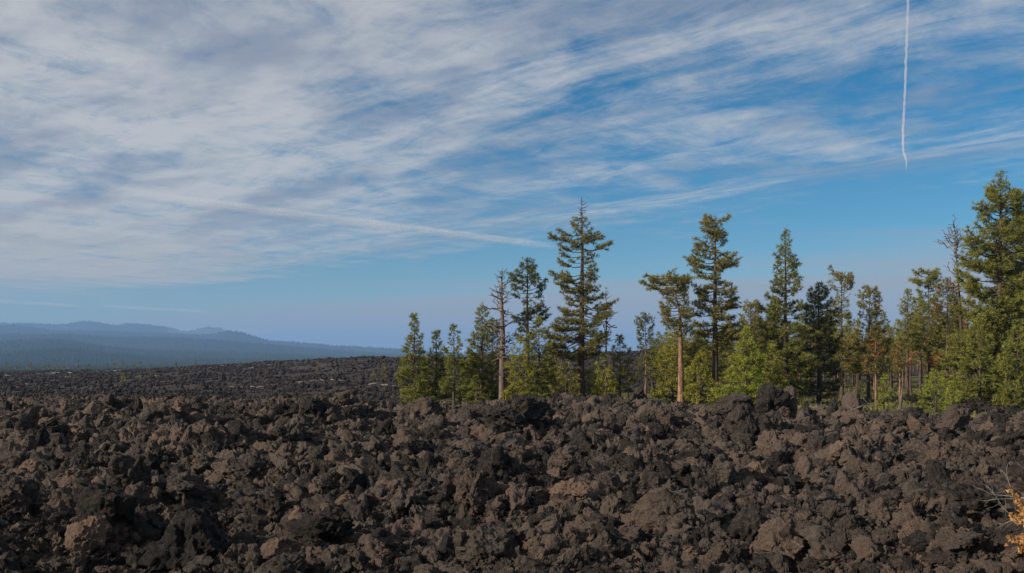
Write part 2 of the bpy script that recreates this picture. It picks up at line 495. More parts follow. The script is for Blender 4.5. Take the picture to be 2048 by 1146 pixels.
def cells(v, n, r, amp, tilt):
    """fractured blocks: every cell of a random partition is shifted and tilted by itself"""
    c = r.normal(size=(n, 3))
    c /= np.linalg.norm(c, axis=1)[:, None]
    c *= r.uniform(0.5, 1.0, (n, 1))
    w = v + 0.12 * np.stack([pn(v * 5 + k * 7.7) for k in range(3)], 1) * (14 / n) ** 0.5
    i = np.argmin(((w[:, None] - c[None]) ** 2).sum(2), 1)
    off = r.normal(size=n) * amp
    g = r.normal(size=(n, 3)) * tilt
    return off[i] + ((v - c[i]) * g[i]).sum(1)

def rock_shape(kind, seed, sub):
    r = np.random.default_rng(seed)
    v, f = ICO[sub]
    v = v.copy()
    off = r.uniform(0, 60, 3)
    nv = v.copy()
    v *= (1 + 0.32 * pn(v * 0.9 + off))[:, None]
    ncut = {'angular': 11, 'slab': 9, 'clinker': 4, 'spire': 9}[kind]
    for k in range(ncut):
        n = r.normal(size=3)
        n /= np.linalg.norm(n)
        d = r.uniform(0.34, 0.78) if kind != 'clinker' else r.uniform(0.55, 0.9)
        e = np.maximum(v @ n - d, 0)
        v -= e[:, None] * n * 0.97
    rid = lambda s, o: 1 - 2.2 * np.abs(pn(v * s + off + o))
    if kind == 'clinker':
        disp = cells(v, 12, r, .13, .22) + cells(v, 46, r, .075, .21) + cells(v, 170, r, .036, .19)
        disp += 0.10 * rid(2.4, 3) + 0.07 * rid(5.5, 9) + 0.05 * pn(v * 11 + off) + 0.035 * pn(v * 21 + off)
    else:
        disp = cells(v, 9, r, .06, .14) + cells(v, 34, r, .032, .14) + cells(v, 150, r, .016, .16)
        disp += 0.04 * rid(2.2, 3) + 0.03 * rid(6.0, 9) + 0.022 * pn(v * 13 + off) + 0.016 * pn(v * 24 + off)
        ax = r.normal(size=3); ax /= np.linalg.norm(ax)
        c = v @ ax * 6 + 0.8 * pn(v * 2 + off)
        disp += 0.022 * (np.abs((c % 1) - 0.5) * 2)
    v += nv * disp[:, None]
    st = {'angular': (1.15, 0.9, 0.85), 'slab': (1.35, 1.0, 0.48), 'clinker': (1.05, 1.0, 0.85), 'spire': (0.75, 0.8, 1.35)}[kind]
    v *= np.array(st) * r.uniform(0.85, 1.15, 3)
    v -= (v.max(0) + v.min(0)) / 2
    v /= np.abs(v).max()
    return v, f

KINDS = ['clinker', 'angular', 'clinker', 'slab', 'angular', 'spire', 'clinker', 'angular']
SHAPES5 = [rock_shape(KINDS[i % 8], 100 + i, 5) for i in range(24)]
PROTO = [mesh_np('lava_rock', v, f, M_ROCK) for v, f in SHAPES5]
PROTO_D = [mesh_np('lava_rock', *SHAPES5[i], M_DARK) for i in range(0, 24, 3)]
PROTO_R = [mesh_np('lava_rock', *SHAPES5[i], M_RED) for i in (0, 2, 4, 7, 8, 10)]
for i, m_ in enumerate(PROTO): m_['shape'] = KINDS[i % 8]
for i, m_ in zip(range(0, 24, 3), PROTO_D): m_['shape'] = KINDS[i % 8]
for i, m_ in zip((0, 2, 4, 7, 8, 10), PROTO_R): m_['shape'] = KINDS[i % 8]
PROTO_S = [mesh_np('lava_rock', *rock_shape(KINDS[i % 8], 400 + i, 4), M_ROCK) for i in range(16)]
PROTO_F = [mesh_np('lava_rock', *rock_shape(KINDS[i % 8], 500 + i, 4), M_FAR) for i in range(10)]

def hit(px, py):
    """point of the near lava seen at a photo pixel"""
    d = np.linspace(7, 110, 3000)
    x = (px - CX) / F * d
    z = CZ - (py - HY) / F * d
    below = np.nonzero(z < terrain(x, d))[0]
    i = below[0] if len(below) else 2000
    return x[i], d[i], float(terrain(x[i:i + 1], d[i:i + 1])[0])

def place_rock(mesh, x, y, z, s, rot, label, group=None):
    o = link('lava_rock', mesh)
    o.location = (x, y, z)
    o.scale = s
    o.rotation_euler = rot
    return tag(o, label, 'rock', group)

# notable boulders: photo px of the base centre, half width and half height in px, kind, material, yaw, tilt, label
BIG = [
    (370, 1130, 80, 62, 'angular', M_DARK, .4, .1, 'large black boulder in the bottom left foreground, its shaded face to the camera'),
    (205, 1060, 62, 48, 'angular', M_DARK, 2.1, .2, 'black craggy boulder behind the pale slab at bottom left'),
    (165, 1105, 44, 40, 'angular', M_RED, 1.0, .5, 'pale tan tilted slab left of the large black boulder'),
    (255, 985, 40, 42, 'angular', M_ROCK, .2, .2, 'brown upright block in the left middle of the lava'),
    (365, 1010, 52, 34, 'clinker', M_ROCK, 3, .1, 'knobbly brown boulder above the large black boulder'),
    (450, 975, 40, 30, 'clinker', M_ROCK, 1.5, .1, 'knobbly grey brown boulder in the left middle ground'),
    (1040, 865, 62, 44, 'slab', M_ROCK, .6, -.55, 'big tilted slab below the tallest pine, leaning up to the right'),
    (960, 852, 46, 30, 'angular', M_DARK, 2.2, .3, 'dark wedge of rock left of the big tilted slab'),
    (1490, 880, 36, 40, 'angular', M_DARK, .9, .1, 'dark pyramid shaped boulder below the tall forked pine'),
    (1690, 935, 36, 28, 'angular', M_RED, 0, .0, 'smooth reddish brown rounded boulder in the right middle of the lava'),
    (1545, 838, 36, 40, 'clinker', M_DARK, 1.3, .0, 'blackish craggy block on the skyline before the conical pine'),
    (1580, 838, 18, 36, 'spire', M_DARK, .4, .1, 'narrow dark block at the right end of the skyline crag'),
    (1165, 805, 24, 24, 'spire', M_DARK, .1, .1, 'jagged dark pinnacle on the crest under the tallest pine'),
    (1270, 815, 26, 24, 'spire', M_DARK, 2.4, .2, 'dark jagged crag on the crest in the gap between pine groups'),
    (990, 808, 30, 20, 'clinker', M_DARK, 1.0, .1, 'dark lump of lava on the crest under the dead snag'),
    (690, 808, 22, 18, 'spire', M_DARK, 3.0, .2, 'small dark crag on the crest at the left end of the pines'),
    (1710, 838, 22, 34, 'spire', M_DARK, .8, .2, 'dark spiky crag on the edge beside the grass'),
    (1668, 836, 14, 20, 'spire', M_DARK, 1.8, .1, 'small dark spike of lava left of the spiky crag'),
    (1910, 868, 28, 32, 'angular', M_DARK, .5, .1, 'tall dark block below the big pine at right'),
    (1950, 838, 44, 22, 'slab', M_DARK, .2, .1, 'long dark ledge of lava under the big pine at right'),
    (1460, 830, 50, 24, 'angular', M_DARK, .1, .1, 'broad cracked dark block on the crest below the forked pine'),
    (1145, 1010, 42, 28, 'slab', M_RED, .5, -.4, 'brown tilted slab with grooved face near the centre'),
    (945, 1040, 46, 52, 'angular', M_RED, .9, .2, 'flat faced reddish brown block just left of centre'),
    (1570, 1140, 55, 52, 'angular', M_RED, 2.5, .3, 'smooth tan block at the bottom edge, right of centre'),
    (1445, 975, 34, 36, 'angular', M_ROCK, 1.5, .1, 'flat faced brown block in the right middle ground'),
    (1700, 1015, 30, 36, 'angular', M_ROCK, .2, .2, 'dark brown split block in the right foreground'),
    (1500, 1080, 36, 40, 'angular', M_ROCK, 1.2, .4, 'grey brown slab standing upright left of the smooth tan block'),
    (1640, 1110, 40, 30, 'angular', M_ROCK, 2.2, .2, 'pale brown block right of the smooth tan block'),
    (1950, 1040, 62, 46, 'clinker', M_ROCK, 2.9, .0, 'wide knobbly brown mound beside the orange leaved shrub'),
    (1330, 1060, 68, 46, 'angular', M_ROCK, .4, .2, 'large grey brown boulder with lichen right of centre'),
    (970, 1140, 60, 46, 'angular', M_ROCK, 1.9, .2, 'grooved grey brown boulder at the bottom edge centre'),
    (640, 1100, 70, 44, 'clinker', M_ROCK, 1.0, .0, 'rough brown boulder in the foreground left of centre'),
    (560, 1140, 46, 36, 'angular', M_RED, .7, .2, 'brown angular block at the bottom edge left of centre'),
    (480, 1145, 34, 34, 'slab', M_ROCK, 1.3, .8, 'upright pointed slab at the bottom edge beside the large black boulder'),
    (20, 1040, 60, 50, 'clinker', M_DARK, .3, .0, 'black craggy rock cut by the left edge of the picture'),
    (225, 825, 24, 20, 'angular', M_DARK, 1.1, .3, 'dark pointed rock on the left crest'),
    (310, 850, 34, 22, 'angular', M_ROCK, 2.0, .2, 'brown angular block just below the left crest'),
    (360, 835, 22, 18, 'clinker', M_RED, .4, .2, 'reddish brown knob just below the left crest'),
    (620, 840, 26, 24, 'angular', M_DARK, 2.7, .3, 'dark pointed boulder left of the first pine'),
    (850, 840, 34, 24, 'clinker', M_DARK, .9, .0, 'dark crag below the first pines'),
]
big_xy = []
for i, (px, py, hw, hh, kind, mat, yaw, tilt, lab) in enumerate(BIG):
    x, y, z = hit(px, min(py, 1160))
    a, b = hw / F * y, hh / F * y
    v, f = rock_shape(kind, 900 + i, 6 if hw > 40 else 5)
    v = v / np.abs(v).max(0)
    cx_, sx_ = math.cos(tilt), math.sin(tilt)
    depth = (a + b) * 0.5
    v = v * (a * 1.02, depth, b * 1.15)
    v = v @ np.array([[cx_, 0, sx_], [0, 1, 0], [-sx_, 0, cx_]]).T
    place_rock(mesh_np('lava_rock', v, f, mat), x, y + depth * 0.4, z + b * 0.72, (1, 1, 1), (0, 0, 0), lab)
    big_xy.append((x, y, max(a, b)))
big_xy = np.array(big_xy)

# uniform population of boulders over the near field
def near_points(n, lo, hi, umax=0.72):
    y = rng.uniform(lo, hi, n * 2)
    x = rng.uniform(-umax, umax, n * 2) * (hi + 6)
    ok = np.abs(x) < umax * (y + 6)
    return x[ok][:n], y[ok][:n]

def flow_mask(x, y):
    px = CX + F * x / np.maximum(y, 3)
    dc = prof(px, CRESTD)
    lim = np.where(px > 800, dc + 7, dc + 22)
    return y < lim

x, y = near_points(1800, 9, 92)
ok = flow_mask(x, y)
x, y = x[ok], y[ok]
s = 0.23 * (1 - rng.uniform(0, 1, len(x)) * 0.97) ** (-1 / 2.6)
s = np.clip(s, 0.21, 0.9)
s *= 0.85
dist2 = np.hypot(x[:, None] - big_xy[None, :, 0], y[:, None] - big_xy[None, :, 1]) - big_xy[None, :, 2]
keep = (dist2.min(1) > s * 0.4)
x, y, s = x[keep], y[keep], s[keep]
z = terrain(x, y)
scr = s / y * (np.abs(x / y) < 0.52) * ((CZ - z) / y < 0.23)
order = np.argsort(-scr)
NIND = 258
ind, rest = order[:NIND], order[NIND:]
for j in ind:
    k = rng.uniform()
    if k < 0.17:
        me, w = PROTO_D[rng.integers(len(PROTO_D))], 'dark'
    elif k < 0.28:
        me, w = PROTO_R[rng.integers(len(PROTO_R))], 'red'
    else:
        me, w = PROTO[rng.integers(len(PROTO))], 'brown'
    sc3 = s[j] * rng.uniform(0.7, 1.3, 3)
    pxr, pyr = CX + F * x[j] / y[j], HY + (CZ - z[j]) / y[j] * F
    where = ('far left', 'left', 'left of centre', 'centre', 'right of centre', 'right', 'far right')[int(np.clip(pxr / 2048 * 7, 0, 6))]
    depth = 'bottom edge' if pyr > 1060 else 'foreground' if pyr > 980 else 'middle ground' if pyr > 900 else 'upper slope' if pyr > 850 else 'crest'
    dw = {'bottom edge': 'at the bottom edge', 'foreground': 'in the foreground', 'middle ground': 'in the middle ground', 'upper slope': 'below the crest', 'crest': 'on the crest'}[depth]
    kd = me['shape']
    col_w = {'dark': 'blackish', 'red': 'reddish brown', 'brown': 'grey brown'}[w]
    shp = {'angular': 'angular', 'clinker': 'knobbly', 'slab': 'flattish', 'spire': 'pointed'}[kd]
    big_w = 'big ' if s[j] / y[j] > 0.025 else ''
    place_rock(me, x[j], y[j], z[j] + s[j] * 0.22, sc3, (rng.uniform(-.5, .5), rng.uniform(-.5, .5), rng.uniform(0, 6.28)),
               f'{big_w}{col_w} {shp} lava rock, {where}, {dw}', f'{big_w}{col_w} {shp} rocks, {where}, {depth}')

# the uncountable rubble between and beyond
n = 330000
yy = np.exp(rng.uniform(math.log(7), math.log(135), n))
xx = rng.uniform(-0.78, 0.78, n) * (yy + 4)
ok = flow_mask(xx, yy)
xx, yy = xx[ok], yy[ok]
sz = np.clip(0.0021 * yy * (1 - rng.uniform(0, 1, len(xx)) * 0.985) ** (-1 / 1.9), 0.04, 0.6)
ww = 0.26 + 0.0 * yy
xx = np.concatenate([xx, x[rest]]); yy = np.concatenate([yy, y[rest]]); sz = np.concatenate([sz, s[rest]])
zz = terrain(xx, yy) + sz * 0.18 - 0.05
N = len(xx)
protos = PROTO_S + PROTO_D[:5] + PROTO_R[:2] + PROTO[:16]
scatter('lava_rubble', np.stack([xx, yy, zz], 1), np.stack([rng.uniform(-1.6, 1.6, N), rng.uniform(-1.6, 1.6, N), rng.uniform(0, 6.28, N)], 1),
        sz[:, None] * rng.uniform(0.6, 1.4, (N, 3)), rng.integers(0, len(protos), N), protos,
        'loose dark brown lava rubble covering the near field', 'rubble')

n = 80000
yy = np.exp(rng.uniform(math.log(88), math.log(1000), n))
xx = rng.uniform(-0.6, 0.45, n) * (yy + 4)
px = CX + F * xx / yy
ok = ~((px > 790) & (yy < 132 + 170 * sst(px, 1290, 1420) + 4)) & (px < 1500)
xx, yy = xx[ok], yy[ok]
N = len(xx)
sz = np.clip(0.0010 * yy * (1 - rng.uniform(0, 1, N) * 0.985) ** (-1 / 2.2), 0.14, 0.8)
zz = terrain(xx, yy) + sz * 0.15 - 0.15
scatter('distant_lava_rubble', np.stack([xx, yy, zz], 1), np.stack([rng.uniform(-.8, .8, N), rng.uniform(-.8, .8, N), rng.uniform(0, 6.28, N)], 1),
        sz[:, None] * rng.uniform(0.75, 1.25, (N, 3)), rng.integers(0, len(PROTO_F), N), PROTO_F,
        'blackish lava rubble of the far field up to its long ridge', 'rubble')

# ------------------------------------------------------------------ pines
def tufts_mesh(name, P, D, size, tint, mat, blades=15, width=0.15, seed=0):
    r = np.random.default_rng(seed)
    P = np.asarray(P); D = np.asarray(D)
    n = len(P)
    dirs = r.normal(size=(n, blades, 3))
    dirs /= np.linalg.norm(dirs, axis=2)[..., None]
    dirs = dirs + D[:, None] * 0.75 + np.array([0, 0, 0.18])
    dirs /= np.linalg.norm(dirs, axis=2)[..., None]
    ln = np.asarray(size)[:, None] * r.uniform(0.65, 1.15, (n, blades))
    side = np.cross(dirs, r.normal(size=(n, blades, 3)))
    side /= np.linalg.norm(side, axis=2)[..., None] + 1e-9
    w = ln * width
    base = P[:, None] + dirs * (ln * 0.08)[..., None]
    a = base + side * (w * 0.5)[..., None]
    b = base - side * (w * 0.5)[..., None]
    tip = P[:, None] + dirs * ln[..., None]
    V = np.stack([a, b, tip], 2).reshape(-1, 3)
    Fc = np.arange(n * blades * 3).reshape(-1, 3)
    me = mesh_np(name, V, Fc, mat)
    at = me.attributes.new('tint', 'FLOAT', 'POINT')
    at.data.foreach_set('value', np.repeat(np.asarray(tint, np.float32), blades * 3))
    return me

def pine_meshes(H, prof_pts, seed, fol='green', bark=None, lean=(0, 0), r0=None, gap=0.25, step=0.35, dense=1.18, tuft=0.33, dead_top=0.0,
                bare=0.0, bend=None, rise=(-8, 42), dead=False, limbs=None, foliage_only_above=None, blades=15, crook=0.15):
    """prof_pts: (height fraction, reach to the left in m, reach to the right in m). returns (trunk, branchwork, crown) meshes"""
    r = np.random.default_rng(seed)
    ts = np.linspace(0, 1, 16)
    sway = np.stack([pn(np.stack([ts * 2.2, ts * 0 + seed * 1.7, ts * 0], 1)), pn(np.stack([ts * 2.2, ts * 0 + seed * 2.9, ts * 0 + 5], 1)), ts * 0], 1) * crook * H * 0.05
    sway -= sway[0]
    axis = np.stack([ts * lean[0], ts * lean[1], ts * H], 1) + sway
    if bend:
        for (t0, dx) in bend:
            axis[:, 0] += dx * sst(ts, t0, min(1, t0 + 0.25))
    r0 = r0 or (0.012 * H + 0.05)
    rad = r0 * np.maximum((1 - ts) ** (0.62 if dead else 0.85), 0.07) * (1 + 0.45 * np.exp(-ts * 22))
    v, q = tubes([(axis - np.array([0, 0, 0.25])[None] * (ts < 0.01)[:, None], rad)], 10)
    ang = np.arctan2(v[:, 1], v[:, 0])
    trunk = mesh_np('trunk', v, q, bark or M_BARK, True)
    at = lambda t: np.array([np.interp(t, ts, axis[:, k]) for k in range(3)])
    pp = sorted(prof_pts)
    tt = [p[0] for p in pp]; LL = [p[1] for p in pp]; RR = [p[2] for p in pp]
    paths, TP, TD, TS, TT = [], [], [], [], []
    h = pp[0][0] * H
    while h < H * 0.992:
        t = h / H
        Lm, Rm = np.interp(t, tt, LL), np.interp(t, tt, RR)
        nb = 3 if max(Lm, Rm) > 0.7 else 2
        if dead: nb = int(r.integers(2, 5))
        th0 = r.uniform(0, 6.28)
        for b in range(nb):
            th = th0 + b * 6.283 / nb + r.uniform(-0.5, 0.5)
            c_ = math.cos(th)
            avg = (Lm + Rm) / 2
            ln = avg + ((Rm if c_ > 0 else Lm) - avg) * c_ * c_
            gn = pn(np.array([[h * 0.55 + seed * 3.1, math.cos(th) * 0.9 + 7, math.sin(th) * 0.9 + 3]]))[0]
            if gn < -0.55 + gap * 1.1 and r.uniform() < 0.85:
                if r.uniform() < 0.6: continue
                ln *= 0.45
            ln *= r.uniform(0.8, 1.2) * (1 + 0.35 * gn) if not dead else r.uniform(0.45, 1.25)
            if ln < 0.12: continue
            tc = (t - tt[0]) / max(1 - tt[0], 1e-3)
            el = R(rise[0] + (rise[1] - rise[0]) * tc ** 1.3 + r.uniform(-10, 10))
            if dead or t > 1 - dead_top: el += R(r.uniform(-32, 28))
            ln /= max(math.cos(el), 0.6) ** 0.7
            n = 6
            ss = np.linspace(0, 1, n)
            out = np.array([math.cos(th), math.sin(th), 0])
            perp = np.array([-math.sin(th), math.cos(th), 0])
            zz = math.sin(el) * ss * ln - 0.10 * ln * np.sin(ss * math.pi) + 0.16 * ln * ss ** 3 + (0.10 * ln * np.cumsum(r.normal(size=n)) * (ss > 0) if dead else 0)
            wob = (0.15 if dead else 0.09) * ln * np.cumsum(r.normal(size=n)) * (ss > 0)
            pts = at(t)[None] + out[None] * (ss * ln * math.cos(el))[:, None] + perp[None] * wob[:, None] + np.array([0, 0, 1.0])[None] * zz[:, None]
            br = min(0.016 + 0.020 * ln, rad[0] * 0.5) * (2.1 if dead or t > 1 - dead_top else 1)
            paths.append((pts, br * (1 - ss * 0.8)))
            is_dead = dead or (t > 1 - dead_top) or (r.uniform() < bare)
            m = max(2, int(ln / 0.26 * dense))
            for j in range(m):
                s0_ = 0.28 if ln < 1.0 else 0.42
                s_ = s0_ + (1 - s0_) * (j + r.uniform(0.2, 0.8)) / m
                if dead and s_ < 0.3: continue
                bp = np.array([np.interp(s_, ss, pts[:, k]) for k in range(3)])
                sd = 1 if (j + b) % 2 else -1
                a = R(r.uniform(30, 70)) * sd
                dv = out * math.cos(a) + perp * math.sin(a) + np.array([0, 0, r.uniform(-0.1, 0.55)])
                dv /= np.linalg.norm(dv)
                sl_ = float(np.clip((0.20 + 0.42 * (1.08 - s_)) * ln * r.uniform(0.7, 1.2), 0.15, 1.15))
                e = bp + dv * sl_
                if is_dead:
                    if r.uniform() < 0.75:
                        mid = bp + dv * sl_ * 0.5 + r.normal(size=3) * 0.08 * sl_
                        paths.append((np.array([bp, mid, e + [0, 0, r.uniform(-.1, .3) * sl_]]), np.array([0.5, 0.38, 0.2]) * max(br * 0.9, 0.02)))
                    continue
                paths.append((np.array([bp, (bp + e) / 2 - [0, 0, 0.03 * sl_], e]), np.array([0.35, 0.28, 0.15]) * max(br, 0.02)))
                k = max(1, int(round(sl_ / (tuft * 0.62) * dense)))
                for g in range(k):
                    q_ = (g + 1) / k
                    TP.append(bp + (e - bp) * q_ + r.normal(size=3) * 0.06)
                    TD.append(dv)
                    TS.append(tuft * r.uniform(0.75, 1.2))
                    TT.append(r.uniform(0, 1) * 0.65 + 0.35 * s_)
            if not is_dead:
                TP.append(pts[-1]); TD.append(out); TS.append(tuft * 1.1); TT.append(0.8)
        h += step * r.uniform(0.75, 1.25) * (0.75 if t > 0.85 else 1)
    if not dead and dead_top == 0:
        for g in range(7):
            TP.append(at(1 - 0.012 * g) + r.normal(size=3) * 0.05); TD.append(np.array([0, 0, 1.0])); TS.append(tuft); TT.append(0.6)
    if dead_top or dead:
        pass
    if not paths:
        paths = [(np.array([at(.7), at(.7) + [.2, 0, .1], at(.7) + [.4, 0, .3]]), [.03, .02, .01])]
    v, q = tubes(paths, 3)
    branch = mesh_np('branchwork', v, q, (M_TWIG if dead else M_TWIGDK))
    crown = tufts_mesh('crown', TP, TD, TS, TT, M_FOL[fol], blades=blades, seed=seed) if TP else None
    return trunk, branch, crown

def make_tree(name, loc, meshes, label, cat='pine tree', group=None, rz=0.0, scale=(1, 1, 1)):
    root = link(name, None)
    root.location = loc
    root.rotation_euler = (0, 0, rz)
    root.scale = scale
    tag(root, label, cat, group)
    for nm, me in zip(('trunk', 'branchwork', 'crown'), meshes):
        if me:
            link(nm, me, root)
    return root

def hero(px, ytop, d, pts, label, seed, name='pine_tree', cat='pine tree', **kw):
    """pts: (photo row, reach left px, reach right px)"""
    x = (px - CX) / F * d
    zb = float(gz(x, d)[0])
    H = CZ - (ytop - HY) / F * d - zb
    row = lambda y: (CZ - (y - HY) / F * d - zb) / H
    pr = [(max(row(y), 0.02), l / F * d, r_ / F * d) for (y, l, r_) in pts]
    lean = kw.pop('lean_px', 0) / F * d
    if 'bend_px' in kw:
        kw['bend'] = [(row(y), b / F * d) for (y, b) in kw.pop('bend_px')]
    return make_tree(name, (x, d, zb), pine_meshes(H, pr, seed, lean=(lean, 0), **kw), label, cat)

cone = lambda top, bot, w, a=0.6: [(top, 2, 2)] + [(top + (bot - top) * k, w * k ** a, w * k ** a) for k in (0.12, 0.3, 0.55, 0.8)] + [(bot, w * 0.92, w * 0.92)]

hero(829, 630, 106, cone(630, 800, 34, 0.68), 'conical green pine at the left end of the tree line', 11, fol='green', gap=0.08, dense=1.3, step=0.29)
hero(872, 663, 108, cone(663, 798, 27, 0.68), 'short narrow pine, second from the left end of the tree line', 12, fol='green', gap=0.08, dense=1.3, step=0.29)
hero(908, 651, 104, [(651, 2, 2), (668, 7, 7), (700, 14, 14), (740, 20, 19), (780, 22, 20)], 'slim deep green pine with bare lower trunk, third from the left', 13, fol='green', gap=0.08, dense=1.3, step=0.29)
hero(940, 702, 110, cone(702, 798, 22, 0.68), 'short young pine between the slim pine and the taller ones', 14, fol='green', gap=0.08, dense=1.3, step=0.29)
hero(963, 613, 107, [(613, 2, 2), (635, 10, 10), (665, 18, 16), (700, 22, 20), (740, 34, 30), (798, 36, 30)], 'medium pine just left of the grey dead snag', 15, fol='green', gap=0.08, dense=1.3, step=0.29)
hero(1005, 540, 103, [(541, 8, 8), (560, 16, 14), (590, 30, 16), (620, 40, 16), (650, 32, 20), (690, 26, 22), (730, 14, 16), (760, 8, 14)], 'tall bare dead snag with reddish grey trunk among green pines', 16,
     name='dead_snag', cat='dead tree', dead=True, bark=M_BARK_D, r0=0.38, gap=0.08, step=0.36, dense=1.3, rise=(0, 30), crook=0.3)
hero(1055, 519, 106, [(520, 2, 2), (535, 13, 11), (560, 22, 20), (580, 30, 32), (600, 24, 24), (622, 32, 33), (650, 30, 26), (680, 18, 16)], 'tall slender dark green pine right of the dead snag', 17, fol='dark', gap=0.30, r0=0.3)
hero(985, 640, 112, [(640, 2, 2), (660, 16, 14), (720, 26, 20), (790, 28, 24)], 'dark pine half hidden behind the dead snag', 18, fol='dark', gap=0.2)
hero(1078, 636, 100, [(636, 2, 2), (655, 12, 12), (690, 22, 22), (740, 30, 30), (798, 34, 32)], 'bushy younger pine in front of the tall slender one', 19, fol='green', gap=0.15)
hero(1040, 676, 99, cone(676, 798, 32), 'bright bushy pine beside the base of the dead snag', 20, fol='yellow', gap=0.15)
hero(1163, 394, 103, [(398, 2, 2), (415, 5, 12), (432, 12, 8), (445, 24, 6), (462, 20, 20), (474, 50, 14), (486, 30, 58), (497, 42, 54), (508, 48, 36), (522, 16, 10), (532, 50, 16), (545, 30, 22), (562, 72, 24),
      (575, 40, 36), (600, 34, 50), (630, 36, 50), (640, 62, 46), (660, 60, 44), (685, 62, 44), (705, 50, 36), (722, 10, 10)], 'tallest pine of all, with a bare dead spike on top', 21,
     fol='olive', gap=0.24, r0=0.42, dead_top=0.105, dense=1.1, rise=(-14, 16), step=0.36)
hero(1213, 572, 112, [(572, 2, 3), (600, 5, 22), (640, 14, 26), (680, 12, 22), (730, 6, 10)], 'thin grey dead pine with drooping bare twigs right of the tallest pine', 22,
     name='dead_snag', cat='dead tree', dead=True, bark=M_TWIG, r0=0.15, step=0.5, dense=0.6, gap=0.2, rise=(-25, 20))
hero(1240, 673, 104, [(673, 2, 2), (690, 9, 9), (720, 20, 20), (750, 26, 24), (778, 24, 20)], 'small pine at the right end of the left hand group', 23, fol='green', gap=0.2)
hero(1208, 712, 101, cone(712, 800, 28), 'yellow green young pine right of the tallest trunk', 24, fol='yellow', gap=0.2)
hero(1132, 728, 99, cone(728, 800, 34, 0.6), 'yellowish bushy young pine under the tallest pine', 25, fol='olive', gap=0.2)
hero(1098, 690, 110, cone(690, 800, 28), 'small olive pine just left of the tallest trunk', 26, fol='olive', gap=0.2)
hero(1176, 742, 104, cone(742, 802, 26, 0.6), 'low dense young pine at the foot of the tallest pine', 27, fol='yellow', gap=0.15)
hero(1257, 735, 106, [(737, 2, 2), (760, 4, 4), (775, 5, 5)], 'thin bare grey pole in the gap between the pine groups', 28, name='dead_pole', cat='dead tree', dead=True, bark=M_TWIG, r0=0.07, step=0.9, dense=0.4)
hero(1291, 628, 118, [(628, 2, 2), (645, 14, 12), (665, 17, 15), (690, 12, 10), (720, 16, 14), (755, 16, 14)], 'thin sparse pine standing alone in the gap', 29, fol='dark', gap=0.4, bark=M_BARK_O, r0=0.14)
hero(1362, 551, 99, [(553, 20, 20), (562, 50, 28), (575, 58, 26), (590, 40, 14), (602, 16, 26), (625, 48, 18), (648, 34, 22), (672, 12, 14)], 'flat topped pine with a crooked orange trunk', 30, fol='olive', gap=0.05, step=0.3,
     bark=M_BARK_O, r0=0.36, bend_px=[(640, -10), (600, -10)], rise=(-5, 6), lean_px=-2, dense=1.15)
hero(1345, 668, 103, cone(668, 792, 42, 0.6), 'bushy yellow green pine around the crooked orange trunk', 31, fol='yellow', gap=0.2)
hero(1390, 662, 108, cone(662, 790, 34, 0.7), 'bushy pine between the crooked trunk and the tall forked pine', 32, fol='green', gap=0.2)
hero(1430, 433, 101, [(434, 8, 10), (442, 16, 36), (455, 22, 8), (478, 30, 20), (500, 38, 14), (520, 46, 34), (540, 50, 42), (560, 30, 18), (590, 36, 36), (615, 36, 42), (640, 34, 38), (670, 40, 42), (690, 26, 24), (704, 12, 10)],
     'tall dark pine with a ragged forked top', 33, fol='olive', gap=0.30, r0=0.37, rise=(-8, 20), step=0.34, bark=M_BARK)
hero(1400, 706, 97, cone(706, 802, 32, 0.7), 'yellow green young pine at the foot of the forked pine', 34, fol='yellow', gap=0.2)
hero(1500, 607, 122, [(607, 4, 6), (620, 16, 16), (650, 18, 18), (690, 30, 30), (760, 34, 34)], 'pine behind, between the forked and the conical pine', 35, fol='olive', gap=0.2)
hero(1492, 657, 94, cone(657, 806, 46, 0.75), 'bright green young pine left of the conical pine', 36, fol='bright', gap=0.05, step=0.31, dense=1.2)
hero(1571, 459, 102, [(459, 2, 2), (475, 6, 6), (500, 11, 12), (530, 20, 19), (560, 22, 26), (590, 30, 29), (620, 42, 36), (660, 40, 40), (700, 48, 46), (750, 56, 52), (782, 44, 40)], 'tall regular conical pine in the right group', 37, fol='green', gap=0.24, r0=0.3, step=0.36)
hero(1545, 690, 98, cone(690, 796, 34, 0.7), 'yellowish pine at the foot of the conical pine', 38, fol='yellow', gap=0.2)
hero(1638, 566, 105, [(566, 2, 2), (585, 13, 13), (620, 28, 26), (660, 32, 32), (720, 42, 38), (785, 36, 34)], 'dense dark green pine right of the conical pine', 39, fol='dark', gap=0.15, r0=0.26)
hero(1683, 551, 116, [(552, 10, 12), (560, 20, 20), (580, 18, 22), (600, 20, 20), (620, 10, 12), (640, 24, 28), (690, 26, 26), (740, 20, 20)], 'thin pine with an open flat crown behind the dark green one', 40, fol='olive', gap=0.28, bare=0.25)
hero(1737, 577, 112, [(577, 8, 8), (590, 18, 14), (612, 16, 18), (640, 22, 20), (680, 30, 32), (740, 34, 34)], 'brownish olive pine with a blunt top', 41, fol='olive', gap=0.16)
hero(1752, 655, 97, [(655, 4, 4), (680, 14, 16), (710, 24, 24), (745, 20, 18)], 'slender pine with patches of rust coloured dead needles', 42, fol='rust', gap=0.25, bark=M_BARK_O, r0=0.13)
hero(1800, 676, 104, [(676, 3, 3), (700, 12, 14), (730, 16, 16), (752, 10, 12)], 'small half dead pine with orange brown needles', 43, fol='rust', gap=0.25, r0=0.12, bark=M_BARK_O)
hero(1815, 580, 124, [(580, 2, 2), (600, 10, 10), (640, 17, 17), (700, 20, 20)], 'narrow pointed pine rising from the forest behind', 44, fol='green', gap=0.12)
